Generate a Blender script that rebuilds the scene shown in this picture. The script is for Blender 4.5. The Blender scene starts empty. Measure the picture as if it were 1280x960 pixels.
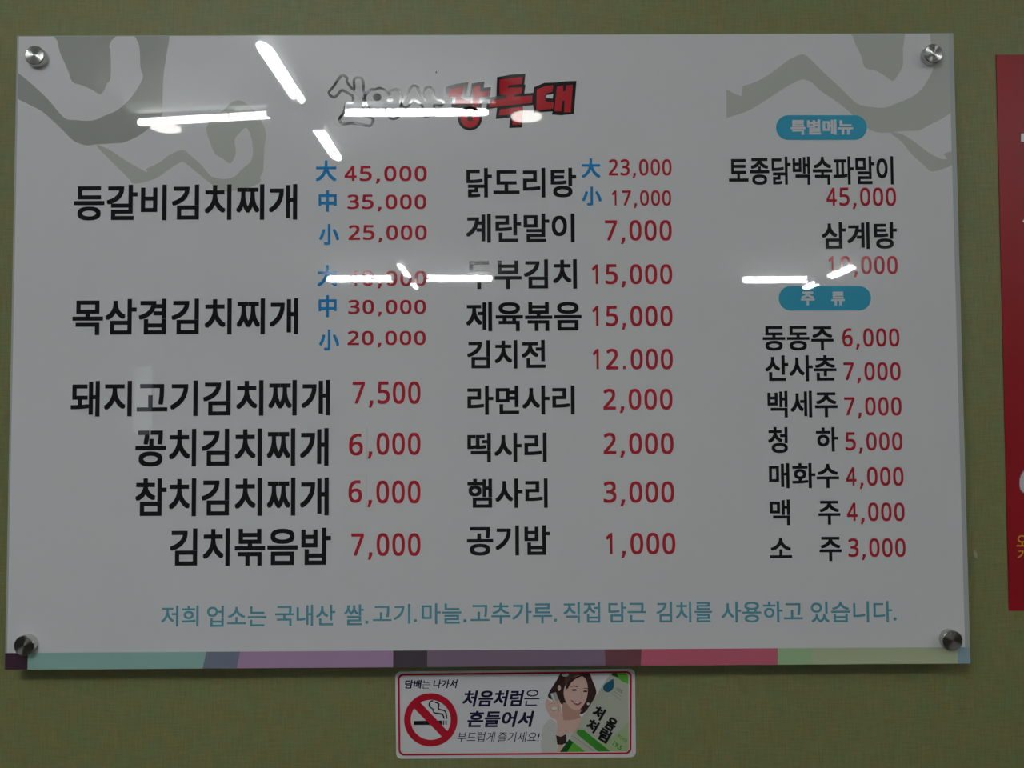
import bpy, math
from mathutils import Vector, Euler
from mathutils.geometry import tessellate_polygon

S = bpy.context.scene
COL = S.collection
PI = math.pi

# ------------------------------------------------------------------ camera, world, exposure
FPX = 1050.0                                    # focal length in pixels of the 1280 x 960 frame
CAM = Vector((0.01898, -0.81786, 1.58111))
ROT = Euler((1.61173582, 0.00516365, -0.00466011), 'XYZ')
cam_data = bpy.data.cameras.new('camera')
cam_data.sensor_width = 36.0
cam_data.lens = 36.0 * FPX / 1280.0
cam_data.clip_start = 0.02
cam = bpy.data.objects.new('camera', cam_data)
cam.location = CAM
cam.rotation_euler = ROT
COL.objects.link(cam)
S.camera = cam

world = bpy.data.worlds.new('world')
S.world = world
world.use_nodes = True
world.node_tree.nodes['Background'].inputs[0].default_value = (0.55, 0.6, 0.7, 1)
world.node_tree.nodes['Background'].inputs[1].default_value = 0.02

S.view_settings.view_transform = 'Standard'
S.view_settings.look = 'None'
S.view_settings.gamma = 1.0
S.view_settings.use_curve_mapping = False
S.view_settings.exposure = -0.60
LAMP_POWER = 110.0                              # radiance of the fluorescent tubes
DISC_POWER = 28.0

BOARD_Y = -0.025                                # front face of the menu board; the wall face is y = 0
TUBE_Z = 2.50
CEIL_Z = 2.58


# ------------------------------------------------------------------ measuring: photo pixels -> points on a plane
RM = ROT.to_matrix()


def ray(px, py):
    return RM @ Vector(((px - 640.0) / FPX, (480.0 - py) / FPX, -1.0))


def on_plane(px, py, y):
    d = ray(px, py)
    t = (y - CAM.y) / d.y
    return CAM + d * t


def mirrored_at_height(px, py, z):
    """The room point that the glossy board mirrors at this pixel, at height z."""
    d = ray(px, py)
    t = (z - CAM.z) / d.z
    p = CAM + d * t
    return Vector((p.x, 2 * BOARD_Y - p.y, z))


# ------------------------------------------------------------------ materials
def new_mat(name):
    m = bpy.data.materials.new(name)
    m.use_nodes = True
    return m, m.node_tree, m.node_tree.nodes['Principled BSDF']


def plain(name, rgb, rough=0.5, metallic=0.0, ior=1.49):
    m, nt, b = new_mat(name)
    b.inputs['Base Color'].default_value = (*rgb, 1)
    b.inputs['Roughness'].default_value = rough
    b.inputs['Metallic'].default_value = metallic
    b.inputs['IOR'].default_value = ior
    return m


def gloss_print(name, rgb):
    """Ink under the polished acrylic-like face of the board: one mirror-smooth gloss for all inks."""
    return plain(name, rgb, 0.015)


def emitter(name, rgb, power):
    m = bpy.data.materials.new(name)
    m.use_nodes = True
    nt = m.node_tree
    nt.nodes.clear()
    e = nt.nodes.new('ShaderNodeEmission')
    e.inputs[0].default_value = (*rgb, 1)
    e.inputs[1].default_value = power
    o = nt.nodes.new('ShaderNodeOutputMaterial')
    nt.links.new(e.outputs[0], o.inputs[0])
    return m


def wallpaper():
    m, nt, b = new_mat('green_fabric_wallpaper')
    N, L = nt.nodes.new, nt.links.new
    tc = N('ShaderNodeTexCoord')

    def noise(scale_xyz, scale, detail, rough=0.6):
        mp = N('ShaderNodeMapping')
        mp.inputs['Scale'].default_value = scale_xyz
        L(tc.outputs['Object'], mp.inputs['Vector'])
        n = N('ShaderNodeTexNoise')
        n.inputs['Scale'].default_value = scale
        n.inputs['Detail'].default_value = detail
        n.inputs['Roughness'].default_value = rough
        L(mp.outputs[0], n.inputs['Vector'])
        return n.outputs['Fac']
    hor = noise((0.09, 1, 1), 620, 2)            # weft threads
    ver = noise((1, 1, 0.07), 620, 2)            # warp threads
    blot = noise((1, 1, 1), 45, 4)               # slubs and uneven dye
    add = N('ShaderNodeMath'); add.operation = 'ADD'
    L(hor, add.inputs[0]); L(ver, add.inputs[1])
    half = N('ShaderNodeMath'); half.operation = 'MULTIPLY'; half.inputs[1].default_value = 0.5
    L(add.outputs[0], half.inputs[0])
    ramp = N('ShaderNodeValToRGB')
    ramp.color_ramp.elements[0].position = 0.32
    ramp.color_ramp.elements[0].color = (0.165, 0.174, 0.064, 1)
    ramp.color_ramp.elements[1].position = 0.68
    ramp.color_ramp.elements[1].color = (0.240, 0.246, 0.100, 1)
    L(half.outputs[0], ramp.inputs[0])
    tint = N('ShaderNodeValToRGB')
    tint.color_ramp.elements[0].position = 0.35
    tint.color_ramp.elements[0].color = (1.08, 0.95, 0.86, 1)
    tint.color_ramp.elements[1].position = 0.65
    tint.color_ramp.elements[1].color = (0.92, 1.04, 1.06, 1)
    L(blot, tint.inputs[0])
    mul = N('ShaderNodeMix'); mul.data_type = 'RGBA'; mul.blend_type = 'MULTIPLY'
    mul.inputs[0].default_value = 1.0
    L(ramp.outputs[0], mul.inputs[6]); L(tint.outputs[0], mul.inputs[7])
    L(mul.outputs[2], b.inputs['Base Color'])
    bump = N('ShaderNodeBump')
    bump.inputs['Strength'].default_value = 0.35
    bump.inputs['Distance'].default_value = 0.0006
    L(half.outputs[0], bump.inputs['Height'])
    L(bump.outputs[0], b.inputs['Normal'])
    b.inputs['Roughness'].default_value = 0.55
    b.inputs['Specular IOR Level'].default_value = 0.5
    return m


def mottled(name, a, c, scale, rough):
    m, nt, b = new_mat(name)
    n = nt.nodes.new('ShaderNodeTexNoise')
    n.inputs['Scale'].default_value = scale
    n.inputs['Detail'].default_value = 5
    r = nt.nodes.new('ShaderNodeValToRGB')
    r.color_ramp.elements[0].color = (*a, 1)
    r.color_ramp.elements[0].position = 0.35
    r.color_ramp.elements[1].color = (*c, 1)
    r.color_ramp.elements[1].position = 0.65
    nt.links.new(n.outputs['Fac'], r.inputs[0])
    nt.links.new(r.outputs[0], b.inputs['Base Color'])
    b.inputs['Roughness'].default_value = rough
    return m


def turned_steel():
    """Lathe-turned cap: circular brushing gives the bow-tie glints."""
    m, nt, b = new_mat('turned_steel')
    b.inputs['Base Color'].default_value = (0.60, 0.59, 0.58, 1)
    b.inputs['Metallic'].default_value = 1.0
    b.inputs['Roughness'].default_value = 0.24
    b.inputs['Anisotropic'].default_value = 0.95
    b.inputs['Anisotropic Rotation'].default_value = 0.25
    t = nt.nodes.new('ShaderNodeTangent')
    t.direction_type = 'RADIAL'
    t.axis = 'Y'
    nt.links.new(t.outputs[0], b.inputs['Tangent'])
    return m


def clear_acrylic():
    m, nt, b = new_mat('clear_acrylic')
    b.inputs['Base Color'].default_value = (0.70, 0.73, 0.72, 1)
    b.inputs['Roughness'].default_value = 0.08
    b.inputs['IOR'].default_value = 1.49
    b.inputs['Transmission Weight'].default_value = 0.30
    return m


M = {
    'wall': wallpaper(),
    'ceiling': mottled('ceiling_paper', (0.74, 0.74, 0.72), (0.80, 0.80, 0.78), 30, 0.8),
    'side_wall': mottled('painted_wall', (0.20, 0.20, 0.16), (0.25, 0.25, 0.20), 12, 0.8),
    'floor': mottled('floor_vinyl', (0.040, 0.034, 0.028), (0.07, 0.058, 0.045), 9, 0.45),
    'white': gloss_print('white_print', (0.80, 0.80, 0.81)),
    'motif_dark': gloss_print('dark_sage_ink', (0.40, 0.415, 0.385)),
    'motif': gloss_print('sage_ink', (0.56, 0.58, 0.535)),
    'black': gloss_print('black_ink', (0.016, 0.016, 0.018)),
    'red': gloss_print('red_ink', (0.50, 0.026, 0.042)),
    'logo_red': gloss_print('logo_red_ink', (0.56, 0.028, 0.04)),
    'grey_line': gloss_print('grey_outline_ink', (0.04, 0.04, 0.042)),
    'blue': gloss_print('blue_ink', (0.022, 0.28, 0.66)),
    'badge': gloss_print('cyan_ink', (0.055, 0.40, 0.60)),
    'note': gloss_print('teal_ink', (0.12, 0.38, 0.48)),
    'steel': turned_steel(),
    'barrel': plain('steel_barrel', (0.55, 0.55, 0.54), 0.3, 1.0),
    'acrylic': clear_acrylic(),
    'patch': plain('matt_white_sticker', (0.80, 0.80, 0.80), 0.12),
    'patch_red': plain('sticker_red_ink', (0.50, 0.026, 0.042), 0.12),
    'lamp_white': plain('white_enamel', (0.82, 0.82, 0.80), 0.35),
    'lamp_grey': plain('grey_lamp_socket', (0.45, 0.45, 0.44), 0.5),
    'wire': plain('lamp_clip_wire', (0.25, 0.25, 0.25), 0.3, 1.0),
    'tube': emitter('fluorescent_glow', (0.945, 0.985, 1.0), LAMP_POWER),
    'dead_tube': plain('unlit_tube', (0.8, 0.8, 0.78), 0.2),
    'disc': emitter('round_lamp_glow', (1.0, 0.97, 0.91), DISC_POWER),
}


def vinyl(name, rgb):
    return plain(name, rgb, 0.22)


# ------------------------------------------------------------------ object helpers
WLOC = {}                                       # object name -> world location (nothing is rotated above a mesh part)


def empty(name, loc, label=None, cat=None, group=None):
    o = bpy.data.objects.new(name, None)
    o.empty_display_size = 0.05
    o.location = loc
    COL.objects.link(o)
    WLOC[o.name] = Vector(loc)
    tag(o, label, cat, group)
    return o


def tag(o, label=None, cat=None, group=None, kind=None):
    if label: o['label'] = label
    if cat: o['category'] = cat
    if group: o['group'] = group
    if kind: o['kind'] = kind
    return o


def mesh_obj(name, verts, faces, mat, parent=None, origin=None, smooth=False, label=None):
    """verts in world coordinates; the object's own origin is its parent's unless one is given."""
    base = WLOC[parent.name] if parent else Vector((0, 0, 0))
    org = Vector(origin) if origin is not None else base
    me = bpy.data.meshes.new(name)
    me.from_pydata([tuple(Vector(v) - org) for v in verts], [], faces)
    me.materials.append(mat)
    if smooth:
        for p in me.polygons: p.use_smooth = True
    me.update()
    o = bpy.data.objects.new(name, me)
    o.location = org - base
    COL.objects.link(o)
    if parent: o.parent = parent
    WLOC[o.name] = org
    if label: o['label'] = label
    return o


def box(x0, x1, y0, y1, z0, z1):
    v = [(x, y, z) for x in (x0, x1) for y in (y0, y1) for z in (z0, z1)]
    f = [(0, 1, 3, 2), (4, 6, 7, 5), (0, 4, 5, 1), (2, 3, 7, 6), (0, 2, 6, 4), (1, 5, 7, 3)]
    return v, f


def join(parts):
    V, F = [], []
    for v, f in parts:
        n = len(V)
        V += list(v)
        F += [tuple(i + n for i in q) for q in f]
    return V, F


def facing(verts, faces):
    """Turn flat faces (in a plane of constant y) towards -y, into the room."""
    out = []
    for f in faces:
        a, b, c = (Vector(verts[i]) for i in f[:3])
        n = (b - a).cross(c - a)
        if n.y > 0: f = tuple(reversed(f))
        out.append(tuple(f))
    return out


def flat_poly(loops, y):
    """loops: list of pixel outlines (first the outer one, then holes) -> triangles on the plane y."""
    pts = [[on_plane(px, py, y) for px, py in lp] for lp in loops]
    tri = tessellate_polygon([[Vector((p.x, p.z, 0)) for p in lp] for lp in pts])
    V = [p for lp in pts for p in lp]
    return V, facing(V, [tuple(t) for t in tri])


def zoomed(pts, ox, oy, s):
    return [(ox + x / s, oy + y / s) for x, y in pts]


def ribbon(pts, w, closed=False, y=0.0, n_cap=6):
    """A printed line of pixel width w along a pixel polyline, with mitred bends and round ends."""
    P = [Vector(p) for p in pts]
    n = len(P)
    left, right = [], []
    for i in range(n):
        a = P[(i - 1) % n] if (closed or i > 0) else None
        c = P[(i + 1) % n] if (closed or i < n - 1) else None
        d1 = (P[i] - a).normalized() if a is not None else None
        d2 = (c - P[i]).normalized() if c is not None else None
        d1 = d1 or d2; d2 = d2 or d1
        nn = (Vector((-d1.y, d1.x)) + Vector((-d2.y, d2.x)))
        if nn.length < 1e-4: nn = Vector((-d1.y, d1.x))
        nn.normalize()
        k = max(0.5, nn.dot(Vector((-d1.y, d1.x))))
        left.append(P[i] + nn * (w / 2 / k)); right.append(P[i] - nn * (w / 2 / k))
    V = [on_plane(p.x, p.y, y) for p in left + right]
    F = []
    for i in range(n if closed else n - 1):
        j = (i + 1) % n
        F.append((i, j, n + j, n + i))
    parts = [(V, facing(V, F))]
    if not closed:
        for e in (P[0], P[-1]):
            parts.append(disc(e.x, e.y, w / 2, y, 10))
    return join(parts)


def curve_through(pts, closed=True, n=5):
    """Catmull-Rom smoothing of a pixel outline."""
    P = [Vector(p) for p in pts]
    out = []
    m = len(P)
    for i in range(m if closed else m - 1):
        if closed:
            a, b, c, d = P[(i - 1) % m], P[i], P[(i + 1) % m], P[(i + 2) % m]
        else:
            a, b, c, d = P[max(i - 1, 0)], P[i], P[i + 1], P[min(i + 2, m - 1)]
        for k in range(n):
            t = k / n
            q = 0.5 * ((2 * b) + (c - a) * t + (2 * a - 5 * b + 4 * c - d) * t * t + (3 * b - a - 3 * c + d) * t ** 3)
            out.append((q.x, q.y))
    if not closed: out.append(tuple(P[-1]))
    return out


def circle(cx, cy, rx, n=32, ry=None):
    ry = ry or rx
    return [(cx + rx * math.cos(2 * PI * i / n), cy + ry * math.sin(2 * PI * i / n)) for i in range(n)]


def disc(cx, cy, r, y, n=28, ry=None):
    V = [on_plane(px, py, y) for px, py in circle(cx, cy, r, n, ry)]
    return V, facing(V, [tuple(range(n))])


def rounded(x0, y0, x1, y1, r, n=8):
    out = []
    for cx, cy, a in ((x1 - r, y0 + r, -90), (x1 - r, y1 - r, 0), (x0 + r, y1 - r, 90), (x0 + r, y0 + r, 180)):
        for k in range(n + 1):
            t = math.radians(a + 90 * k / n)
            out.append((cx + r * math.cos(t), cy + r * math.sin(t)))
    return out


def rounded_quad(tl, tr, br, bl, r, n=6):
    """Rounded outline in a slightly tilted pixel quad."""
    w = ((tr[0] - tl[0]) + (br[0] - bl[0])) / 2
    h = ((bl[1] - tl[1]) + (br[1] - tr[1])) / 2
    out = []
    for x, y in rounded(0, 0, w, h, r, n):
        s, t = x / w, y / h
        out.append(((1 - t) * ((1 - s) * tl[0] + s * tr[0]) + t * ((1 - s) * bl[0] + s * br[0]),
                    (1 - t) * ((1 - s) * tl[1] + s * tr[1]) + t * ((1 - s) * bl[1] + s * br[1])))
    return out


_glyphs = {}


def glyph_shape(text, weight, shear):
    key = (text, weight, shear)
    if key in _glyphs: return _glyphs[key]
    c = bpy.data.curves.new('lettering', 'FONT')
    c.body = text
    c.resolution_u = 5
    o = bpy.data.objects.new('lettering', c)
    COL.objects.link(o)
    dg = bpy.context.evaluated_depsgraph_get()
    dg.update()
    me = bpy.data.meshes.new_from_object(o.evaluated_get(dg))
    V0 = [(v.co.x + shear * v.co.y, v.co.y) for v in me.vertices]
    F0 = [tuple(p.vertices) for p in me.polygons]
    V, F, L = [], [], []
    # bolder strokes: the same outline printed again a hair to each side
    for dx, dy in (((0, 0),) if weight < 0.004 else ((-1, -1), (1, -1), (-1, 1), (1, 1)) if weight < 0.026 else ((-1, -1), (1, -1), (-1, 1), (1, 1), (0, 0), (0, 1), (0, -1), (1, 0), (-1, 0))):
        n = len(V)
        V += [(x + dx * weight, y + dy * weight) for x, y in V0]
        L += [len(L) // max(1, len(V0))] * len(V0)
        F += [tuple(i + n for i in q) for q in F0]
    bpy.data.objects.remove(o)
    bpy.data.curves.remove(c)
    bpy.data.meshes.remove(me)
    _glyphs[key] = (V, F, L)
    return V, F, L


def lettering(text, bx, y, weight=0.02, shear=0.0, turn=0.0):
    """Letters filling the pixel box bx = (x0, y0, x1, y1) on the plane y; commas hang below the box. turn (degrees, clockwise) rotates the box about its centre."""
    V, F, L = glyph_shape(text, weight, shear)
    x0, x1 = min(v[0] for v in V), max(v[0] for v in V)
    core = text.replace(',', '')
    W2, _, _ = glyph_shape(core, weight, shear)
    z0, z1 = min(v[1] for v in W2), max(v[1] for v in W2)
    cx, cy = (bx[0] + bx[2]) / 2, (bx[1] + bx[3]) / 2
    a = on_plane(bx[0], cy, y); b = on_plane(bx[2], cy, y)
    t = on_plane(cx, bx[1], y); d = on_plane(cx, bx[3], y)
    ctr = on_plane(cx, cy, y)
    ca, sa = math.cos(math.radians(turn)), math.sin(math.radians(turn))
    out = []
    for (vx, vy), k in zip(V, L):
        lx = ((vx - x0) / (x1 - x0) - 0.5) * (b - a).length
        lz = ((vy - z0) / (z1 - z0) - 0.5) * (t - d).length
        out.append((ctr.x + lx * ca + lz * sa, y - 1.0e-5 * k, ctr.z - lx * sa + lz * ca))
    return out, facing(out, F)


def price_lettering(text, bx, y, weight=0.018):
    """Evenly spaced plain digits with slanted commas, as on the board. bx spans the first to the last glyph; its height is the digits'."""
    cells = {',': (0.62, 0.15, 0.30), '.': (0.62, 0.21, 0.18), '1': (1.0, 0.20, 0.40)}   # advance, left bearing, glyph width, in digit pitches
    spec = [cells.get(ch, (1.0, 0.10, 0.80)) for ch in text]
    total = sum(c[0] for c in spec) - spec[0][1] - (spec[-1][0] - spec[-1][1] - spec[-1][2])
    p = (bx[2] - bx[0]) / total
    x = bx[0] - spec[0][1] * p
    h = bx[3] - bx[1]
    parts = []
    for ch, (adv, lb, w) in zip(text, spec):
        gx = x + lb * p
        if ch == ',':
            q = [(gx + 0.07 * p, bx[3] - 0.15 * h), (gx + 0.30 * p, bx[3] - 0.15 * h), (gx + 0.28 * p, bx[3] - 0.02 * h), (gx + 0.17 * p, bx[3] + 0.18 * h), (gx, bx[3] + 0.18 * h), (gx + 0.07 * p, bx[3] - 0.01 * h)]
            parts.append(flat_poly([q], y))
        elif ch == '.':
            parts.append(flat_poly([[(gx, bx[3] - 0.17 * h), (gx + w * p, bx[3] - 0.17 * h), (gx + w * p, bx[3]), (gx, bx[3])]], y))
        else:
            over = 0.0 if ch in '147' else 0.012 * h
            parts.append(lettering(chr(0x1D7E2 + int(ch)), (gx, bx[1] - over, gx + w * p, bx[3] + over), y, weight))
        x += adv * p
    return join(parts)


def cylinder(p0, p1, r, n=16, caps=True):
    p0, p1 = Vector(p0), Vector(p1)
    d = (p1 - p0).normalized()
    u = d.orthogonal().normalized()
    v = d.cross(u)
    V = []
    for p in (p0, p1):
        for i in range(n):
            a = 2 * PI * i / n
            V.append(p + (u * math.cos(a) + v * math.sin(a)) * r)
    F = [(i, (i + 1) % n, n + (i + 1) % n, n + i) for i in range(n)]
    if caps:
        F += [tuple(reversed(range(n))), tuple(range(n, 2 * n))]
    return V, F


def sweep(path, r, n=8):
    """A round tube along a path of points."""
    P = [Vector(p) for p in path]
    V, F = [], []
    up = Vector((0, 0, 1))
    for i, p in enumerate(P):
        d = (P[min(i + 1, len(P) - 1)] - P[max(i - 1, 0)]).normalized()
        s = d.cross(up).normalized()
        w = s.cross(d)
        for k in range(n):
            a = 2 * PI * k / n
            V.append(p + (s * math.cos(a) + w * math.sin(a)) * r)
    for i in range(len(P) - 1):
        for k in range(n):
            j = (k + 1) % n
            F.append((i * n + k, i * n + j, (i + 1) * n + j, (i + 1) * n + k))
    F += [tuple(reversed(range(n))), tuple(range((len(P) - 1) * n, len(P) * n))]
    return V, F


# ------------------------------------------------------------------ the room
X0, X1, YB = -4.2, 4.6, -7.6
T = 0.1


def structure(name, b, mat):
    o = mesh_obj(name, *box(*b), mat)
    o['kind'] = 'structure'
    return o


wall_front = structure('wall_front', (X0 - T, X1 + T, 0.0, T, 0, CEIL_Z), M['wall'])
structure('wall_back', (X0 - T, X1 + T, YB - T, YB, 0, CEIL_Z), M['side_wall'])
structure('wall_left', (X0 - T, X0, YB, 0, 0, CEIL_Z), M['side_wall'])
structure('wall_right', (X1, X1 + T, YB, 0, 0, CEIL_Z), M['side_wall'])
structure('floor', (X0 - T, X1 + T, YB - T, T, -T, 0), M['floor'])
structure('ceiling', (X0 - T, X1 + T, YB - T, T, CEIL_Z, CEIL_Z + T), M['ceiling'])

win = mesh_obj('window_1', *join([box(-3.74, -3.70, YB, YB + 0.05, 1.40, 2.16), box(-3.50, -3.46, YB, YB + 0.05, 1.40, 2.16), box(-3.70, -3.50, YB, YB + 0.05, 1.40, 1.44), box(-3.70, -3.50, YB, YB + 0.05, 2.12, 2.16)]), M['lamp_grey'])
win['kind'] = 'structure'
mesh_obj('window_pane', *box(-3.70, -3.50, YB, YB + 0.01, 1.44, 2.12), emitter('daylight_through_pane', (0.85, 0.95, 1.0), 1.6), win)

# a small pale flake standing off the wallpaper right of the board
fl = [on_plane(x, y, -0.0002) for x, y in ((1216.6, 688), (1217.6, 691), (1218.4, 695), (1218.2, 697.5), (1217.2, 697), (1216.8, 693))]
n_ = len(fl)
flv = fl + [p + Vector((0.0012, -0.0022, 0.0)) for p in fl]
flf = [tuple(range(n_, 2 * n_)), tuple(reversed(range(n_)))] + [(i, (i + 1) % n_, n_ + (i + 1) % n_, n_ + i) for i in range(n_)]
mesh_obj('wallpaper_flake', flv, flf, plain('bare_paper', (0.48, 0.46, 0.33), 0.6), wall_front)

# ------------------------------------------------------------------ the menu board
board_c = Vector((0, 0, 1.65))
BW, BH = 0.45, 0.30
board = empty('menu_board', board_c,
              'large white acrylic menu board with Korean dishes and prices held by four steel caps', 'menu board')
SLAB = 0.006
y_print = BOARD_Y
slab_front = BOARD_Y + 0.0004
mesh_obj('acrylic_panel', *box(-BW, BW, slab_front, slab_front + SLAB, board_c.z - BH, board_c.z + BH), M['acrylic'], board,
         label='clear acrylic panel with pale polished edge')

px0, px1 = -BW + 0.0021, BW - 0.0048
pz0, pz1 = board_c.z - BH + 0.0002, board_c.z + BH - 0.0008
sheet = mesh_obj('print_sheet', *box(px0, px1, y_print, slab_front, pz0, pz1), M['white'], board,
                 label='glossy white printed sheet')


def clip_poly(V2, xmin, xmax, zmin, zmax):
    def cut(P, inside, inter):
        out = []
        for i in range(len(P)):
            a, b = P[i - 1], P[i]
            ia, ib = inside(a), inside(b)
            if ia != ib: out.append(inter(a, b))
            if ib: out.append(b)
        return out

    def at_x(xv): return lambda a, b: (xv, a[1] + (b[1] - a[1]) * (xv - a[0]) / (b[0] - a[0]))
    def at_z(zv): return lambda a, b: (a[0] + (b[0] - a[0]) * (zv - a[1]) / (b[1] - a[1]), zv)
    P = cut(V2, lambda p: p[0] >= xmin, at_x(xmin))
    P = cut(P, lambda p: p[0] <= xmax, at_x(xmax))
    P = cut(P, lambda p: p[1] >= zmin, at_z(zmin))
    P = cut(P, lambda p: p[1] <= zmax, at_z(zmax))
    return P


def board_patch(name, outline, mat, depth, label=None, parent=None):
    """A printed area on the sheet: pixel outline clipped to the sheet."""
    y = y_print - depth
    P = [on_plane(px, py, y) for px, py in curve_through(outline, True, 3)]
    P = clip_poly([(p.x, p.z) for p in P], px0, px1, pz0, pz1)
    tri = tessellate_polygon([[Vector((p[0], p[1], 0)) for p in P]])
    V = [(p[0], y, p[1]) for p in P]
    return mesh_obj(name, V, facing(V, [tuple(t) for t in tri]), mat, parent or sheet, label=label)


D1, D2, D3, D4 = 0.00012, 0.00024, 0.00036, 0.00048

# mountain brush strokes, upper left
A = zoomed([(60, 280), (74, 293), (120, 330), (190, 395), (255, 470), (300, 480), (370, 482), (420, 462), (470, 440), (520, 395), (555, 345),
            (572, 305), (562, 270), (558, 190), (545, 155), (535, 120), (668, 120), (668, 205), (655, 290), (650, 390),
            (648, 462), (610, 500), (560, 540), (500, 568), (460, 573), (380, 578), (350, 582), (320, 575), (290, 560), (240, 510),
            (180, 455), (150, 435), (110, 415), (60, 380)], 0, 0, 3.2)
board_patch('mountain_motif', A, M['motif_dark'], D1, 'large dark sage brush stroke of the mountain motif')
A2 = zoomed([(222, 120), (230, 165), (240, 210), (260, 255), (275, 290), (290, 328), (330, 342), (370, 360), (400, 377), (415, 362), (428, 335),
             (442, 310), (442, 210), (437, 185), (447, 160), (470, 120)], 0, 0, 3.2)
board_patch('mountain_motif', A2, M['motif_dark'], D1)
tail = zoomed([(385, 580), (440, 600), (500, 640), (560, 675), (588, 689), (590, 690), (584, 679), (583.5, 677.5), (600, 668), (640, 648), (680, 618), (730, 600), (760, 620),
               (800, 655), (830, 690), (850, 708), (900, 716), (940, 705)], 0, 0, 3.2)
slot = zoomed([(690, 735), (740, 690), (752, 640), (742, 560), (715, 510), (680, 540), (655, 575), (660, 640), (650, 675), (628, 702),
               (590, 675), (550, 650), (520, 580), (503, 515), (530, 470), (600, 410), (640, 375), (680, 365), (720, 385), (770, 430),
               (800, 480), (822, 545), (812, 620), (806, 740), (790, 775)], 140, 40, 4.267)
low = zoomed([(1040, 730), (980, 755), (900, 765), (850, 740), (800, 700), (740, 652), (720, 650), (680, 675), (620, 715), (540, 735),
              (520, 720), (480, 680), (430, 630)], 0, 0, 3.2)
board_patch('mountain_motif', tail + slot + low, M['motif'], D1, 'small pale sage brush stroke of the mountain motif')

# mountain brush strokes, upper right
C = zoomed([(90, 263), (90.5, 262), (125, 280), (150, 288), (150.6, 286), (155, 250), (155.5, 248), (210, 230), (270, 195), (330, 150), (365, 130), (400, 122), (430, 145), (480, 195),
            (540, 250), (590, 300), (620, 322), (670, 332), (720, 335), (760, 322), (830, 292), (870, 260), (900, 215), (918, 170), (912, 100),
            (910, 10), (1020, 10), (1020, 340), (995, 350), (950, 380), (900, 405), (860, 425), (800, 428), (710, 435), (650, 415), (580, 350),
            (530, 310), (470, 270), (430, 232), (410, 225), (390, 222), (340, 245), (270, 290), (200, 335), (150, 358), (91, 375), (90, 374)], 880, 30, 3.2)
board_patch('mountain_motif', C, M['motif'], D1, 'wide sage brush stroke of the mountain motif')
C2 = zoomed([(585, 10), (595, 50), (610, 90), (630, 130), (645, 175), (690, 188), (730, 212), (755, 228), (775, 205), (795, 165), (795, 100), (788, 10)], 880, 30, 3.2)
board_patch('mountain_motif', C2, M['motif'], D1)
C3 = zoomed([(745, 435), (790, 440), (840, 470), (900, 515), (945, 538), (971, 540), (972, 539), (958.4, 521), (958.6, 519.6), (985, 510), (1030, 503), (1030, 552), (1008, 560), (960, 578), (910, 590),
             (880, 565), (830, 520), (790, 470)], 880, 30, 3.2)
board_patch('mountain_motif', C3, M['motif'], D1)

# the band of colour blocks along the foot of the sheet
STRIPE_TOP = [(6, 816.3), (1214, 808.8)]


def stripe_edge(px):
    t = (px - 6) / (1214 - 6)
    return 816.3 + (808.8 - 816.3) * t


blocks = [('plum', -5, -5, 35, 34, (0.055, 0.028, 0.045)), ('pale teal', 35, 34, 258, 251, (0.33, 0.56, 0.50)),
          ('slate', 258, 251, 300, 294, (0.20, 0.23, 0.31)), ('mauve', 300, 294, 491.5, 491.5, (0.49, 0.31, 0.51)),
          ('charcoal', 491.5, 491.5, 534, 534, (0.075, 0.062, 0.075)), ('dusky purple', 534, 534, 756, 758, (0.24, 0.175, 0.245)),
          ('maroon', 756, 758, 802, 800, (0.19, 0.075, 0.09)), ('rose red', 802, 800, 972, 972, (0.63, 0.145, 0.22)),
          ('leaf green', 972, 972, 1015, 1015, (0.43, 0.62, 0.35)), ('pale green', 1015, 1015, 1198, 1196, (0.53, 0.60, 0.39)),
          ('pale blue', 1198, 1196, 1230, 1230, (0.33, 0.49, 0.56))]
for cname, a, b_, c, d, rgb in blocks:
    q = [(a, stripe_edge(a)), (c, stripe_edge(c)), (d, 845), (b_, 845)]
    y = y_print - D1
    P = [on_plane(px, py, y) for px, py in q]
    P = clip_poly([(p.x, p.z) for p in P], -BW + 0.0003, BW - 0.0003, pz0, pz1)
    V = [(p[0], y, p[1]) for p in P]
    mesh_obj('colour_block', V, facing(V, [tuple(range(len(V)))]), gloss_print(cname.replace(' ', '_') + '_ink', rgb), sheet, label=cname + ' colour block')


def board_text(name, text, bx, mat, weight, depth=D2, parent=None, label=None):
    V, F = lettering(text, bx, y_print - depth, weight)
    return mesh_obj(name, V, F, M[mat], parent or sheet, label=label)


DISH = [  # name lettering, pixel box
    ('등갈비김치찌개', 92.7, 230.6, 371.6, 275.2), ('목삼겹김치찌개', 90.6, 373.3, 372.9, 418.4),
    ('돼지고기김치찌개', 88.3, 475.5, 412.8, 520), ('꽁치김치찌개', 169.3, 535.7, 410.8, 582.8),
    ('참치김치찌개', 169, 597.3, 411, 645), ('김치볶음밥', 212.3, 660, 413.8, 707.2),
    ('닭도리탕', 583, 209.8, 720.3, 247), ('계란말이', 582.5, 267, 718.3, 303.3), ('두부김치', 582, 324.2, 721.2, 361.2),
    ('제육볶음', 582.5, 376.8, 727, 413.9), ('김치전', 583.8, 425, 682, 460.8), ('라면사리', 584.2, 482, 718.3, 518.3),
    ('떡사리', 584.2, 540.8, 683.3, 577.6), ('햄사리', 584.2, 598.2, 684.6, 635), ('공기밥', 583.7, 656.7, 687.6, 694.4),
]
for t, *b in DISH:
    board_text('dish_name', t, b, 'black', 0.021)
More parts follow.
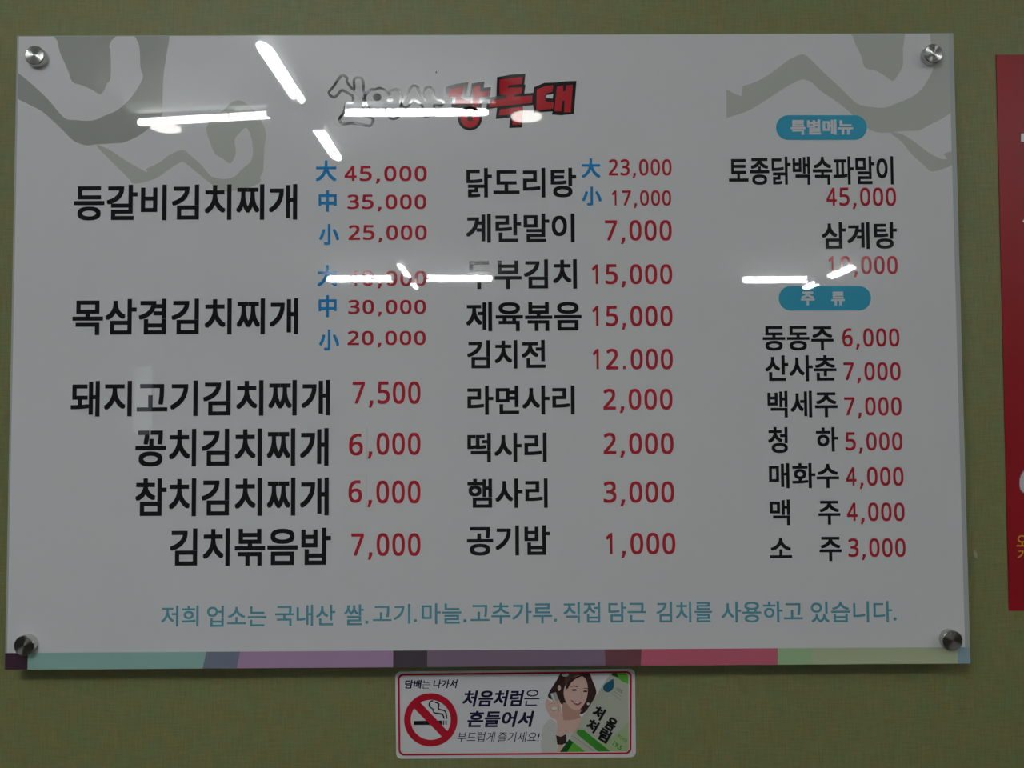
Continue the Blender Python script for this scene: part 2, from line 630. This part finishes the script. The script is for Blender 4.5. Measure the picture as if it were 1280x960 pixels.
SPECIAL = [
    ('토종닭백숙파말이', 911, 195.6, 1116.8, 231), ('삼계탕', 1027, 277.5, 1121.2, 311.2), ('동동주', 953.4, 407.5, 1042, 438.2),
    ('산사춘', 956.4, 444, 1045.6, 476.7), ('백세주', 959.4, 488.5, 1047, 521.8), ('청', 960, 533.7, 984.7, 566.3), ('하', 1020, 533.9, 1047.9, 564.6),
    ('매화수', 961.2, 578.8, 1048.9, 610.2), ('맥', 962.2, 624.4, 987.6, 656.5), ('주', 1023, 626, 1050.4, 655.8), ('소', 962.2, 672, 990, 697.6), ('주', 1024.3, 671, 1052, 701.3),
]
for t, *b in SPECIAL:
    board_text('dish_name', t, b, 'black', 0.020)
PORTION = [('大', 394.6, 200.6, 420.8, 226.5), ('中', 398.2, 237.8, 420.8, 264.8), ('小', 398.8, 280, 423.9, 306),
           ('大', 396.6, 331.3, 421.5, 358), ('中', 398.2, 369, 420.8, 396.6), ('小', 398.8, 411.8, 424, 438),
           ('大', 726.8, 198, 750.5, 222.4), ('小', 727.5, 233.3, 752, 257)]
for t, *b in PORTION:
    board_text('portion_character', t, b, 'blue', 0.025)
PRICE_WIDE = [('45,000', 430.6, 207.7, 533.4, 226.2), ('35,000', 434.3, 243.4, 532.8, 261.2), ('25,000', 435.7, 281.6, 533.4, 299.8),
              ('40,000', 434.5, 338.7, 532.9, 357.2), ('30,000', 435.3, 375, 532.3, 392.3), ('20,000', 434.5, 413.8, 532.1, 431.2)]
for t, *b in PRICE_WIDE:
    mesh_obj('price', *price_lettering(t, b, y_print - D2, 0.019), M['red'], sheet)
PRICE = [('7,500', 440.7, 477, 525.6, 504.6), (',000', 459.6, 541.1, 525.6, 568.4), (',000', 459.2, 601, 525.6, 629), ('7,000', 439.2, 666.7, 525.6, 694.6),
         ('23,000', 761, 199.2, 839.4, 219.2), ('17,000', 765, 238.1, 838.9, 256.9), ('7,000', 756.2, 275.4, 839.6, 300.5), ('15,000', 740, 330.5, 840.2, 355),
         ('15,000', 740.5, 382.5, 840.6, 407.6), ('12.000', 741, 436.2, 841, 461.5), ('2,000', 754.2, 486.2, 840.6, 511.8), ('2,000', 754.5, 541.2, 841.9, 567.4),
         ('3,000', 754.5, 602, 842.6, 628.2), ('1,000', 757.5, 666.2, 844.2, 692.6),
         ('45,000', 1033, 234.7, 1120, 257.2), ('10,000', 1035.7, 320.2, 1122, 342.5), ('6,000', 1052.9, 410.7, 1124.2, 433.1), ('7,000', 1054.4, 453, 1125.7, 475.2),
         ('7,000', 1055.3, 496.5, 1126.9, 519.2), ('5,000', 1056.8, 540.5, 1128, 562.8), ('4,000', 1057.5, 584, 1129.4, 607), ('4,000', 1058.8, 628.4, 1130.7, 651.2), ('3,000', 1060.3, 673.1, 1131.9, 696)]
for t, *b in PRICE:
    mesh_obj('price', *price_lettering(t, b, y_print - D2, 0.016), M['red'], sheet)
NOTE = [('저희', 201.4, 757, 248.3, 783.2), ('업소는', 258.8, 757, 333, 783.4), ('국내산', 343.8, 756, 419, 782.4), ('쌀.', 430, 755.4, 460.6, 781.5), ('고기.', 466, 755, 521.2, 779.6),
        ('마늘.', 527, 754, 583.2, 780), ('고추가루.', 588, 753.4, 696.3, 779.6), ('직접', 704.2, 752.4, 750.2, 778.8), ('담근', 760.5, 752, 807.4, 778), ('김치를', 820.5, 751.8, 890, 778.2),
        ('사용하고', 901.6, 751.6, 1003.4, 778), ('있습니다.', 1013.6, 751.5, 1120.6, 778)]
for t, *b in NOTE:
    board_text('note_word', t, b, 'note', 0.012)

# two corrected prices: paper slips with the first digit
for (x0, y0, x1, y1), (dx0, dy0, dx1, dy1) in (((431.2, 534.2, 459, 577.4), (436.3, 542.4, 453.6, 569.2)), ((428.8, 594, 458, 637), (435.6, 600.6, 452.4, 628.4))):
    a, b = on_plane(x0, y0, y_print), on_plane(x1, y1, y_print)
    slip = mesh_obj('price_slip', *box(a.x, b.x, y_print - 0.0010, y_print - 0.0001, b.z, a.z), M['patch'], board, label='small white paper slip stuck over an old price')
    V, F = price_lettering('6', (dx0, dy0, dx1, dy1), y_print - 0.0011, 0.016)
    mesh_obj('price_digit', V, F, M['patch_red'], slip, label='red digit')

# the two cyan section badges
bdg = mesh_obj('section_badge', *flat_poly([rounded(970, 144, 1083.6, 174.8, 15.3)], y_print - D2), M['badge'], sheet, label='rounded cyan badge')
board_text('section_title', '특별메뉴', (988.2, 149.4, 1066.4, 168.4), 'white', 0.034, D3)
bdg = mesh_obj('section_badge', *flat_poly([rounded(973.4, 357.4, 1088.8, 388.2, 15.3)], y_print - D2), M['badge'], sheet, label='rounded cyan badge')
board_text('section_title', '주', (1001, 364.5, 1018.2, 381.8), 'white', 0.034, D3)
board_text('section_title', '류', (1039, 364.5, 1056, 381.8), 'white', 0.034, D3)


# the logo: three outlined letters and three red ones
def logo_line(pts, ox, oy, s, w, closed=True, smooth=True):
    w *= 1.35
    P = zoomed(pts, ox, oy, s)
    if smooth: P = curve_through(P, closed, 4)
    return ribbon(P, w, closed, y_print - D2)


o1 = (400, 80, 7.111)
sin_ = [(80, 250), (120, 200), (160, 140), (188, 106), (212, 102), (240, 125), (242, 165), (300, 228), (302, 150), (315, 124), (342, 118), (372, 132), (384, 170), (386, 235), (397, 262), (386, 320),
        (384, 400), (388, 455), (455, 478), (472, 500), (455, 540), (420, 548), (290, 526), (205, 532), (172, 490), (212, 430), (226, 370), (242, 347), (286, 342), (292, 288), (250, 260), (195, 234), (155, 275), (128, 294), (95, 282)]
mesh_obj('logo_letter', *logo_line(sin_, *o1, 2.5), M['grey_line'], sheet, label='white logo letter drawn in dark outline')
yeo = [(402, 320), (410, 272), (448, 230), (490, 226), (530, 214), (580, 234), (616, 272), (624, 242), (660, 225), (702, 232), (715, 270), (718, 350), (714, 440), (700, 470), (660, 487), (618, 478),
       (606, 450), (600, 400), (560, 408), (500, 412), (430, 390)]
mesh_obj('logo_letter', *join([logo_line(yeo, *o1, 2.3), disc(400 + 508 / 7.111, 80 + 294 / 7.111, 5.4, y_print - D2, 20, 4.8), disc(400 + 622 / 7.111, 80 + 321 / 7.111, 4.0, y_print - D2, 16, 2.2)]),
         M['grey_line'], sheet, label='white logo letter drawn in dark outline')
sa_ = [(725, 350), (760, 288), (800, 220), (832, 190), (866, 205), (876, 240), (934, 314), (926, 260), (940, 214), (975, 204), (1006, 226), (1020, 298), (1080, 326), (1098, 348), (1070, 370), (1020, 362), (1010, 420), (990, 455),
       (945, 470), (912, 452), (908, 372), (826, 318), (790, 370), (750, 385)]
mesh_obj('logo_letter', *logo_line(sa_, *o1, 2.3), M['grey_line'], sheet, label='white logo letter drawn in dark outline')

o2 = (540, 80, 6.4)


def logo_red(black, red, extra_black=(), dots=()):
    k = mesh_obj('logo_letter', *join([flat_poly([zoomed(p, *o2)], y_print - D2) for p in black] + [disc(540 + x / 6.4, 80 + yy / 6.4, r / 6.4, y_print - D2) for x, yy, r in extra_black]),
                 M['black'], sheet, label='red logo letter edged in black')
    V, F = join([flat_poly([zoomed(p, *o2) for p in q], y_print - D3) for q in red])
    mesh_obj('logo_fill', V, F, M['logo_red'], sheet, label='red fill of a logo letter')
    return k


logo_red([[(105, 272), (110, 185), (190, 160), (292, 145), (272, 260), (306, 262), (318, 155), (420, 140), (414, 190), (472, 184), (460, 268), (430, 295), (404, 296), (398, 340), (385, 375), (320, 372), (155, 345), (165, 270)]],
         [[[(128, 265), (140, 198), (252, 178), (240, 238), (228, 262), (270, 290), (312, 288), (308, 322), (180, 322), (196, 262)]],
          [[(332, 178), (386, 170), (382, 222), (452, 212), (442, 262), (380, 270), (372, 340), (322, 345)]],
          [circle(303, 435, 75, 30), circle(303, 435, 22, 18)]], [(303, 435, 97)])
logo_red([[(520, 105), (630, 85), (748, 78), (738, 163), (748, 168), (738, 237), (832, 228), (816, 328), (727, 336), (722, 508), (617, 512), (625, 428), (510, 440), (520, 350), (434, 362), (445, 268), (515, 260)]],
         [[[(540, 125), (630, 112), (726, 104), (718, 160), (612, 170), (604, 190), (724, 186), (716, 235), (662, 245), (656, 262), (804, 252), (800, 310), (690, 322), (460, 346), (470, 290), (590, 272), (596, 250), (540, 245)]],
          [[(532, 412), (544, 364), (728, 340), (714, 484), (642, 488), (650, 402)]]])
logo_red([[(815, 185), (900, 150), (985, 148), (1070, 138), (1156, 135), (1135, 400), (1036, 410), (958, 405), (965, 380), (820, 388), (806, 320)]],
         [[[(838, 205), (905, 178), (970, 170), (962, 222), (910, 235), (905, 300), (975, 305), (970, 355), (835, 375)]],
          [[(1000, 180), (1050, 172), (1048, 218), (1070, 216), (1074, 172), (1126, 165), (1110, 386), (1056, 386), (1062, 292), (1040, 296), (1035, 378), (978, 378)]]])
mesh_obj('logo_counter', *flat_poly([zoomed([(914, 250), (970, 240), (965, 276), (915, 272)], *o2)], y_print - D3), M['white'], sheet, label='white gap inside the last red letter')
mesh_obj('print_speck', *disc(545.3, 90.2, 0.8, y_print - D2, 10, 1.4), M['grey_line'], sheet, label='tiny dark speck')

# four stand-off bolts: barrel behind the panel, turned cap in front
CAP_R, CAP_H = 0.0093, 0.0075


def lathe_y(profile, n=40):
    """profile: (radius, y) pairs from the front centre backwards."""
    V, F = [], []
    rings = []
    for r, y in profile:
        if r < 1e-6:
            rings.append([len(V)]); V.append((0, y, 0))
        else:
            rings.append(list(range(len(V), len(V) + n)))
            V += [(r * math.cos(2 * PI * i / n), y, r * math.sin(2 * PI * i / n)) for i in range(n)]
    for a, b in zip(rings, rings[1:]):
        for i in range(n):
            j = (i + 1) % n
            if len(a) == 1: F.append((a[0], b[i], b[j]))
            elif len(b) == 1: F.append((a[i], b[0], a[j]))
            else: F.append((a[i], b[i], b[j], a[j]))
    return V, F


bolt0 = None
yc = y_print - 0.0003
for px, py in ((42.9, 68.8), (1167.2, 66.6), (29.6, 807.4), (1191.2, 801.0)):
    p = on_plane(px, py, yc - CAP_H)
    org = Vector((p.x, 0, p.z))
    if bolt0 is None:
        v, f = lathe_y([(0, slab_front + SLAB), (0.0088, slab_front + SLAB), (0.0088, -0.002), (0.0095, -0.002), (0.0095, 0.0), (0, 0.0)])
        bolt0 = mesh_obj('standoff_bolt', [Vector(q) + org for q in v], f, M['barrel'], board, origin=org, label='steel stand-off bolt with turned cap')
        v, f = lathe_y([(0, -CAP_H), (CAP_R - 0.0006, -CAP_H), (CAP_R, -CAP_H + 0.0006), (CAP_R, 0), (0, 0)])
        cap0 = mesh_obj('bolt_cap', [Vector((q[0], q[1] + yc, q[2])) + org for q in v], f, M['steel'], bolt0, origin=org + Vector((0, yc, 0)), label='lathe-turned steel cap')
    else:
        bc = bolt0.copy(); COL.objects.link(bc)
        bc.location = org - board_c
        cc = cap0.copy(); COL.objects.link(cc); cc.parent = bc

# ------------------------------------------------------------------ the no-smoking sticker on the wall below the board
ys = -0.0009
q0 = ((494.0, 839.6), (793.6, 836.0), (795.0, 946.6), (495.2, 948.6))
outline = rounded_quad(*q0, 7)
Vf, Ff = flat_poly([outline], ys)
stick_c = on_plane(644, 892, 0)
sticker = empty('no_smoking_sticker', (stick_c.x, 0, stick_c.z), 'white no smoking sticker with red border, smiling woman and green bottle, below the menu board', 'sticker')
n_ = len(outline)
Vb = [Vector((p[0], 0.0, p[2])) for p in Vf]
side = [(i, n_ + i, n_ + (i + 1) % n_, (i + 1) % n_) for i in range(n_)]
mesh_obj('sticker_sheet', list(Vf) + Vb, Ff + side, vinyl('white_vinyl', (0.78, 0.78, 0.80)), sticker)
E1, E2, E3, E4, E5, E6 = (ys - 0.0001 * k for k in range(1, 7))
skin = vinyl('printed_skin', (0.74, 0.50, 0.42)); skin2 = vinyl('printed_skin_shade', (0.56, 0.32, 0.25))
navy = vinyl('navy_ink', (0.018, 0.014, 0.05)); sred = vinyl('sign_red_ink', (0.50, 0.012, 0.03)); sblack = vinyl('sign_black_ink', (0.012, 0.012, 0.014))
hairm = vinyl('printed_dark_hair', (0.045, 0.022, 0.020)); hair2 = vinyl('printed_brown_hair', (0.10, 0.05, 0.04)); cloth = vinyl('printed_cream_cloth', (0.62, 0.63, 0.58))
green = vinyl('bottle_green_ink', (0.11, 0.46, 0.04)); dgreen = vinyl('deep_green_ink', (0.012, 0.10, 0.016)); band = vinyl('band_green_ink', (0.045, 0.27, 0.025))
label_m = vinyl('bottle_label_ink', (0.50, 0.53, 0.44)); label_g = vinyl('bottle_label_green_tint', (0.40, 0.52, 0.28)); dropm = vinyl('drop_blue_ink', (0.02, 0.12, 0.20))
brownm = vinyl('printed_bracelet', (0.05, 0.03, 0.025)); lipm = vinyl('printed_lips', (0.45, 0.08, 0.10)); teeth = vinyl('printed_teeth', (0.75, 0.72, 0.70)); glassm = vinyl('printed_shot_glass', (0.42, 0.43, 0.42))
swhite = vinyl('white_highlight_ink', (0.72, 0.74, 0.72)); greyg = vinyl('grey_ink', (0.28, 0.30, 0.27))


def print_on(name, parts, mat, label=None, parent=None):
    V, F = join(parts)
    return mesh_obj(name, V, F, mat, parent or sticker, label=label)


o3 = (490, 835, 6.4)
o4 = (660, 835, 8.35)


def P3(pts): return zoomed(pts, *o3)
def P4(pts): return zoomed(pts, *o4)


for name, t, bx, w, sh in (('sticker_text', '담배', (506.2, 849.8, 527.4, 860.8), 0.03, 0.15), ('sticker_text', '는', (527.6, 850.4, 537.8, 860.6), 0.0, 0.15),
                           ('sticker_text', '나가서', (541.4, 849.4, 572.2, 860.4), 0.02, 0.2),
                           ('sticker_text', '처음처럼', (578, 862.8, 655.4, 883.2), 0.028, 0.22), ('sticker_text', '은', (655, 862.2, 674.4, 882.2), 0.0, 0.15),
                           ('sticker_text', '흔들', (584.2, 888.4, 625.8, 909), 0.028, 0.2), ('sticker_text', '어서', (627.4, 888.6, 668, 908.8), 0.03, 0.22),
                           ('sticker_text', '부드럽게', (571.6, 915, 619.6, 927.8), 0.0, 0.2), ('sticker_text', '즐기세요!', (622.4, 915, 674.6, 927.8), 0.0, 0.2)):
    V, F = lettering(t, bx, E1, w, sh)
    mesh_obj(name, V, F, navy, sticker)

cx, cy = 538.4, 899.8
print_on('cigarette_symbol', [flat_poly([P3([(173, 424), (397, 420), (399, 455), (173, 456)])], E1), flat_poly([P3([(408, 420), (416, 420), (416, 455), (408, 455)])], E1),
                              flat_poly([P3([(428, 419), (437, 419), (437, 454), (428, 454)])], E1),
                              ribbon(curve_through(P3([(326, 262), (303, 272), (299, 306), (328, 330), (336, 356), (372, 364), (404, 372), (416, 402)]), False, 4), 1.6, False, E1),
                              ribbon(curve_through(P3([(346, 275), (374, 288), (372, 326), (400, 336), (428, 350), (437, 402)]), False, 4), 1.6, False, E1)], sblack, 'black burning cigarette with smoke')
print_on('prohibition_ring', [flat_poly([circle(cx, cy, 33.4, 48), circle(cx, cy, 25.0, 48)], E2),
                              flat_poly([P3([(172, 318), (222, 270), (445, 506), (402, 552)])], E2)], sred, 'red ring with diagonal bar')
ring_o = rounded_quad((497.2, 842.2), (789.8, 838.8), (789.2, 942.6), (498.2, 944.6), 7)
ring_i = rounded_quad((499.5, 844.5), (787.5, 841.1), (786.9, 940.3), (500.5, 942.3), 5.2)
print_on('red_border', [flat_poly([ring_o, ring_i], E6)], sred, 'thin red rounded border line')

# the printed woman
woman = print_on('printed_woman', [flat_poly([curve_through(P4([(345, 58), (430, 46), (520, 46), (600, 46), (640, 52), (672, 130), (704, 205), (713, 262), (690, 320), (650, 385), (610, 445), (550, 482), (420, 450),
                                                                 (330, 360), (215, 312), (222, 250), (262, 185), (308, 112)]), True, 3)], E1)], hairm, 'woman with dark bobbed hair smiling and raising a shot glass')
print_on('hair_shine', [flat_poly([curve_through(P4([(400, 70), (520, 52), (600, 80), (560, 74), (470, 100), (420, 150), (385, 160)]), True, 3)], E2)], hair2, None, woman)
print_on('hair_band', [disc(660 + 388 / 8.35, 835 + 68 / 8.35, 4.6, E3, 16, 2.6)], swhite, None, woman)
print_on('earring', [disc(660 + 628 / 8.35, 835 + 374 / 8.35, 1.8, E4, 10)], swhite, None, woman)
print_on('neck', [flat_poly([curve_through(P4([(372, 360), (360, 470), (370, 560), (340, 640), (400, 700), (470, 690), (530, 610), (556, 520), (538, 490), (545, 420)]), True, 3)], E2)], skin2, None, woman)
print_on('chest', [flat_poly([curve_through(P4([(345, 560), (420, 545), (500, 535), (545, 520), (550, 560), (470, 690), (400, 700), (355, 690)]), True, 3)], E3)], skin, None, woman)
print_on('face', [flat_poly([curve_through(P4([(372, 262), (384, 195), (420, 150), (470, 100), (530, 78), (588, 100), (618, 160), (624, 250), (608, 330), (572, 398), (525, 442), (485, 440), (430, 402), (388, 335)]), True, 4)], E3),
                  disc(660 + 326 / 8.35, 835 + 208 / 8.35, 2.0, E3, 14, 3.6)], skin, None, woman)
print_on('fringe', [flat_poly([curve_through(P4([(395, 215), (405, 165), (450, 112), (520, 82), (560, 84), (500, 112), (445, 160), (415, 215)]), True, 3)], E4),
                    ribbon(P4([(446, 196), (480, 186), (516, 198)]), 0.9, False, E4), ribbon(P4([(582, 214), (608, 210), (622, 218)]), 0.8, False, E4),
                    disc(660 + 482 / 8.35, 835 + 230 / 8.35, 3.6, E4, 14, 1.2), disc(660 + 598 / 8.35, 835 + 243 / 8.35, 2.8, E4, 14, 1.1)], hairm, None, woman)
print_on('nose_shade', [ribbon(P4([(556, 255), (566, 300), (550, 318), (530, 312)]), 0.7, False, E4)], skin2, None, woman)
print_on('lips', [flat_poly([curve_through(P4([(444, 332), (500, 352), (560, 352), (545, 378), (515, 392), (478, 372)]), True, 3)], E4)], lipm, None, woman)
print_on('teeth', [flat_poly([P4([(466, 346), (505, 358), (545, 358), (520, 372), (490, 366)])], E5)], teeth, None, woman)
print_on('raised_hand', [flat_poly([curve_through(P4([(196, 322), (228, 345), (262, 352), (300, 345), (322, 325), (338, 380), (348, 450), (370, 525), (372, 600), (365, 700), (308, 700), (302, 560), (250, 520), (215, 478), (182, 395)]), True, 3)], E4),
                         flat_poly([P4([(318, 788), (372, 788), (352, 872), (300, 880)])], E4)], skin, None, woman)
print_on('finger_crease', [ribbon(P4([(214, 378), (252, 368), (288, 372)]), 0.6, False, E5), ribbon(P4([(232, 430), (262, 450), (300, 440)]), 0.8, False, E5), ribbon(P4([(305, 350), (318, 400), (322, 450)]), 0.7, False, E5)], skin2, None, woman)
print_on('printed_glass', [flat_poly([P4([(232, 268), (292, 252), (322, 340), (262, 352)])], E5)], glassm, None, woman)
print_on('glass_shine', [flat_poly([P4([(240, 268), (254, 264), (284, 340), (270, 345)])], E6), disc(660 + 275 / 8.35, 835 + 422 / 8.35, 3.2, E6, 14, 2.2)], swhite, None, woman)
print_on('bracelet', [flat_poly([P4([(292, 700), (340, 718), (400, 690), (402, 785), (350, 802), (305, 798)])], E5)], brownm, None, woman)
print_on('cream_sleeve', [flat_poly([curve_through(P4([(150, 640), (185, 575), (225, 530), (265, 545), (300, 590), (304, 700), (296, 800), (300, 878), (146, 878)]), True, 3)], E3),
                          flat_poly([P4([(400, 690), (470, 670), (420, 740), (402, 770)])], E4)], cloth, None, woman)

# the printed bottle
bottle = print_on('printed_bottle', [flat_poly([P4([(868, 52), (1048, 60), (1052, 870), (330, 878), (430, 738), (500, 610), (640, 400), (760, 210)])], E2)], label_m, 'tilted green bottle with pale label')
print_on('label_tint', [flat_poly([P4([(1050, 560), (1052, 872), (850, 872), (740, 800), (900, 700), (1000, 620)])], E3)], label_g, None, bottle)
print_on('bottle_glass', [flat_poly([P4([(890, 50), (1020, 46), (1046, 90), (1046, 166), (990, 145), (930, 100), (872, 76)])], E3)], green, None, bottle)
print_on('bottle_glass', [flat_poly([P4([(430, 742), (600, 874), (330, 878)])], E3)], green, None, bottle)
print_on('bottle_shade', [flat_poly([P4([(880, 50), (925, 48), (945, 100), (874, 76)])], E4)], dgreen, None, bottle)
print_on('bottle_shade', [flat_poly([P4([(430, 742), (470, 775), (410, 876), (330, 878)])], E4)], dgreen, None, bottle)
print_on('green_band', [flat_poly([P4([(516, 650), (540, 640), (580, 645), (860, 872), (735, 872), (512, 690), (508, 668)])], E4)], band, None, bottle)
print_on('water_drop', [flat_poly([curve_through(P4([(890, 118), (896, 190), (870, 236), (832, 252), (800, 240), (784, 208), (800, 170), (850, 138)]), True, 4)], E4)], dropm, 'blue water drop', bottle)
for t, (ux, uy), (w_, h_), wt, mm, tn in (('처', (738, 468), (13.6, 15.6), 0.045, sblack, 32), ('음', (868, 585), (13.0, 16.6), 0.04, sblack, 32), ('처', (672, 602), (13.6, 15.6), 0.045, sblack, 32), ('럼', (798, 704), (14.4, 16.4), 0.045, sblack, 32),
                                          ('100%', (952, 232), (9.6, 4.4), 0.02, greyg, 33), ('부드러운', (985, 735), (14, 5.0), 0.01, band, 35), ('19.5', (935, 810), (12, 6.0), 0.02, band, 35)):
    ux, uy = 660 + ux / 8.35, 835 + uy / 8.35
    V, F = lettering(t, (ux - w_ / 2, uy - h_ / 2, ux + w_ / 2, uy + h_ / 2), E5, wt, 0.0, tn)
    mesh_obj('bottle_lettering', V, F, mm, bottle)
for q, w_ in (([(872, 262), (975, 338)], 0.5), ([(892, 240), (980, 300)], 0.6), ([(470, 712), (690, 868)], 0.7)):
    print_on('label_small_print', [ribbon(P4(q), w_, False, E4)], greyg, None, bottle)

# ------------------------------------------------------------------ the red poster at the right
yp = -0.0008
tl, bl = on_plane(1245.2, 68.4, yp), on_plane(1261.4, 763.2, yp)
tr = Vector((tl.x + 0.36, yp, tl.z)); br = Vector((bl.x + 0.36, yp, bl.z))
poster_red = plain('red_poster_ink', (0.31, 0.010, 0.016), 0.38)
poster_red.node_tree.nodes['Principled BSDF'].inputs['Specular IOR Level'].default_value = 0.25
poster = empty('red_poster', (tl.x + 0.18, 0, (tl.z + bl.z) / 2), 'red poster with white and yellow lettering cut off by the right edge of the photo', 'poster')
front = [tl, tr, br, bl]
back = [Vector((p.x, 0.0, p.z)) for p in front]
mesh_obj('poster_sheet', front + back, facing(front, [(0, 1, 2, 3)]) + [(i, 4 + i, 4 + (i + 1) % 4, (i + 1) % 4) for i in range(4)], poster_red, poster)
pw, pg, py_ = plain('poster_white_ink', (0.75, 0.75, 0.76), 0.28), plain('poster_outline_ink', (0.22, 0.20, 0.24), 0.28), plain('poster_yellow_ink', (0.75, 0.45, 0.03), 0.28)
mesh_obj('poster_stroke', *flat_poly([[(1276.3, 167), (1312, 167), (1312, 177), (1276.3, 177)]], yp - 0.0001), pw, poster, label='white bar of a cropped letter')
mesh_obj('poster_stroke', *flat_poly([[(1278, 276.5), (1284, 270), (1300, 286), (1293, 291)]], yp - 0.0001), pw, poster, label='white slanting stroke of a cropped letter')
V, F = lettering('6', (1273.8, 582, 1297, 618), yp - 0.0001, 0.05)
mesh_obj('poster_digit', V, F, pg, poster, label='white digit with grey outline')
V, F = lettering('6', (1274.4, 583, 1296.4, 617), yp - 0.0002, 0.03)
mesh_obj('poster_digit', V, F, pw, poster, label='white digit with grey outline')
V, F = lettering('오', (1270.6, 669, 1285, 683), yp - 0.0001, 0.01)
mesh_obj('poster_text', V, F, py_, poster, label='yellow lettering')
V, F = lettering('기', (1271.6, 687, 1284, 700), yp - 0.0001, 0.01)
mesh_obj('poster_text', V, F, py_, poster, label='yellow lettering')


# ------------------------------------------------------------------ ceiling lamps behind the camera, seen mirrored in the board
def u_tube(r0, r1, lean=52):
    """A twin fluorescent tube folded into a U, lying along +x from r0 to r1."""
    g = 0.0130
    path = [(r0, -g, 0)] + [(r1 - g, -g, 0)] + [(r1 - g + g * math.sin(a), -g * math.cos(a), 0) for a in (PI * k / 8 for k in range(1, 8))] + [(r1 - g, g, 0), (r0, g, 0)]
    V, F = sweep(path, 0.0098, 8)
    ca, sa = math.cos(math.radians(lean)), math.sin(math.radians(lean))
    return [Vector((q.x, q.y * ca - q.z * sa, q.y * sa + q.z * ca)) for q in V], F


def place(parts_v, off):
    return [Vector(v) + off for v in parts_v]


def arm_of(light, ang, lit=True, reach=0.535, lean=52):
    c = WLOC[light.name]
    zt = TUBE_Z - c.z                             # tube axis, relative to the ceiling
    # reflector with sloping sides, wide at the ceiling and narrow over the tube, and a slim neck to the hub
    rv, rf = box(0.235, 0.565, -1, 1, 0, 1)
    rv = [(x, yy * (0.085 if zz else 0.014), 0.0 if zz else zt + 0.032) for x, yy, zz in rv]
    v, f = join([(rv, rf), box(0.06, 0.235, -0.018, 0.018, zt + 0.026, -0.03)])
    o = mesh_obj('lamp_arm', place(v, c), f, M['lamp_white'], light)
    o.rotation_euler.z = ang
    v, f = u_tube(0.115, reach, lean)
    t = mesh_obj('lamp_tube', place([Vector(q) + Vector((0, 0, zt)) for q in v], c), f, M['tube' if lit else 'dead_tube'], o, smooth=True, label='glowing twin fluorescent tube' if lit else 'unlit twin fluorescent tube')
    v, f = join([box(0.236, 0.240, -0.024, 0.024, zt - 0.0105, zt - 0.0092), box(0.236, 0.240, -0.0245, -0.022, zt - 0.0105, zt + 0.03), box(0.236, 0.240, 0.022, 0.0245, zt - 0.0105, zt + 0.03)])
    mesh_obj('tube_clip', place(v, c), f, M['wire'], o)
    v, f = box(0.085, 0.118, -0.024, 0.024, zt - 0.012, zt + 0.02)
    mesh_obj('tube_socket', place(v, c), f, M['lamp_grey'], o)
    return o


def cross_light(px, py, label, bend=(0, 0, 0, 0), lit=(1, 1, 1, 1), lean=(-78, 25, 78, -25), reach=(0.535, 0.47, 0.535, 0.36)):
    p = mirrored_at_height(px, py, TUBE_Z)
    light = empty('ceiling_light', (p.x, p.y, CEIL_Z), label, 'ceiling light', 'four-armed ceiling lights')
    v, f = cylinder((0, 0, 0), (0, 0, -0.05), 0.085, 28)
    mesh_obj('hub', place(v, WLOC[light.name]), f, M['lamp_white'], light)
    for k in range(4):
        arm_of(light, PI / 2 * k + math.radians(bend[k]), bool(lit[k]), reach[k], lean[k])
    return light


# arms in order: right, away from the board's wall mirrored, left, towards the board
cross_light(384, 141, 'white ceiling light with four tube arms mirrored in the upper left of the menu board', (0, 0, 8, 0), lean=(-25, 25, 25, -25), reach=(0.535, 0.45, 0.535, 0.43))
cross_light(512, 348.5, 'white ceiling light with four tube arms mirrored across the half-hidden 40,000 price', (0, 0, 0, 0))
cross_light(1030, 349.5, 'white ceiling light with one dead tube mirrored just above the lower cyan badge', (0, 0, 0, 0), (0, 1, 1, 1))

# an added, unseen light at the grid's open corner, balancing light towards the right
near, far = WLOC['ceiling_light'], WLOC['ceiling_light.002']
fourth = empty('ceiling_light', (far.x, near.y, CEIL_Z), 'added half-lit white ceiling light, unseen, balancing the light towards the red poster', 'ceiling light', 'four-armed ceiling lights')
v, f = cylinder((0, 0, 0), (0, 0, -0.05), 0.085, 28)
mesh_obj('hub', place(v, WLOC[fourth.name]), f, M['lamp_white'], fourth)
for k in range(4):
    arm_of(fourth, PI / 2 * k, k in (0, 2))

for px, py, label in ((207, 160, 'round ceiling spot lamp mirrored under the left lamp tube of the nearest ceiling light'), (658, 146, 'round ceiling spot lamp mirrored over the red logo lettering')):
    p = mirrored_at_height(px, py, CEIL_Z - 0.012)
    d = empty('ceiling_spot', (p.x, p.y, CEIL_Z), label, 'ceiling light', 'round ceiling spots')
    v, f = cylinder((0, 0, 0), (0, 0, -0.010), 0.062, 32)
    mesh_obj('rim', place(v, WLOC[d.name]), f, M['lamp_white'], d)
    v, f = cylinder((0, 0, -0.010), (0, 0, -0.014), 0.050, 32)
    mesh_obj('diffuser', place(v, WLOC[d.name]), f, M['disc'], d)
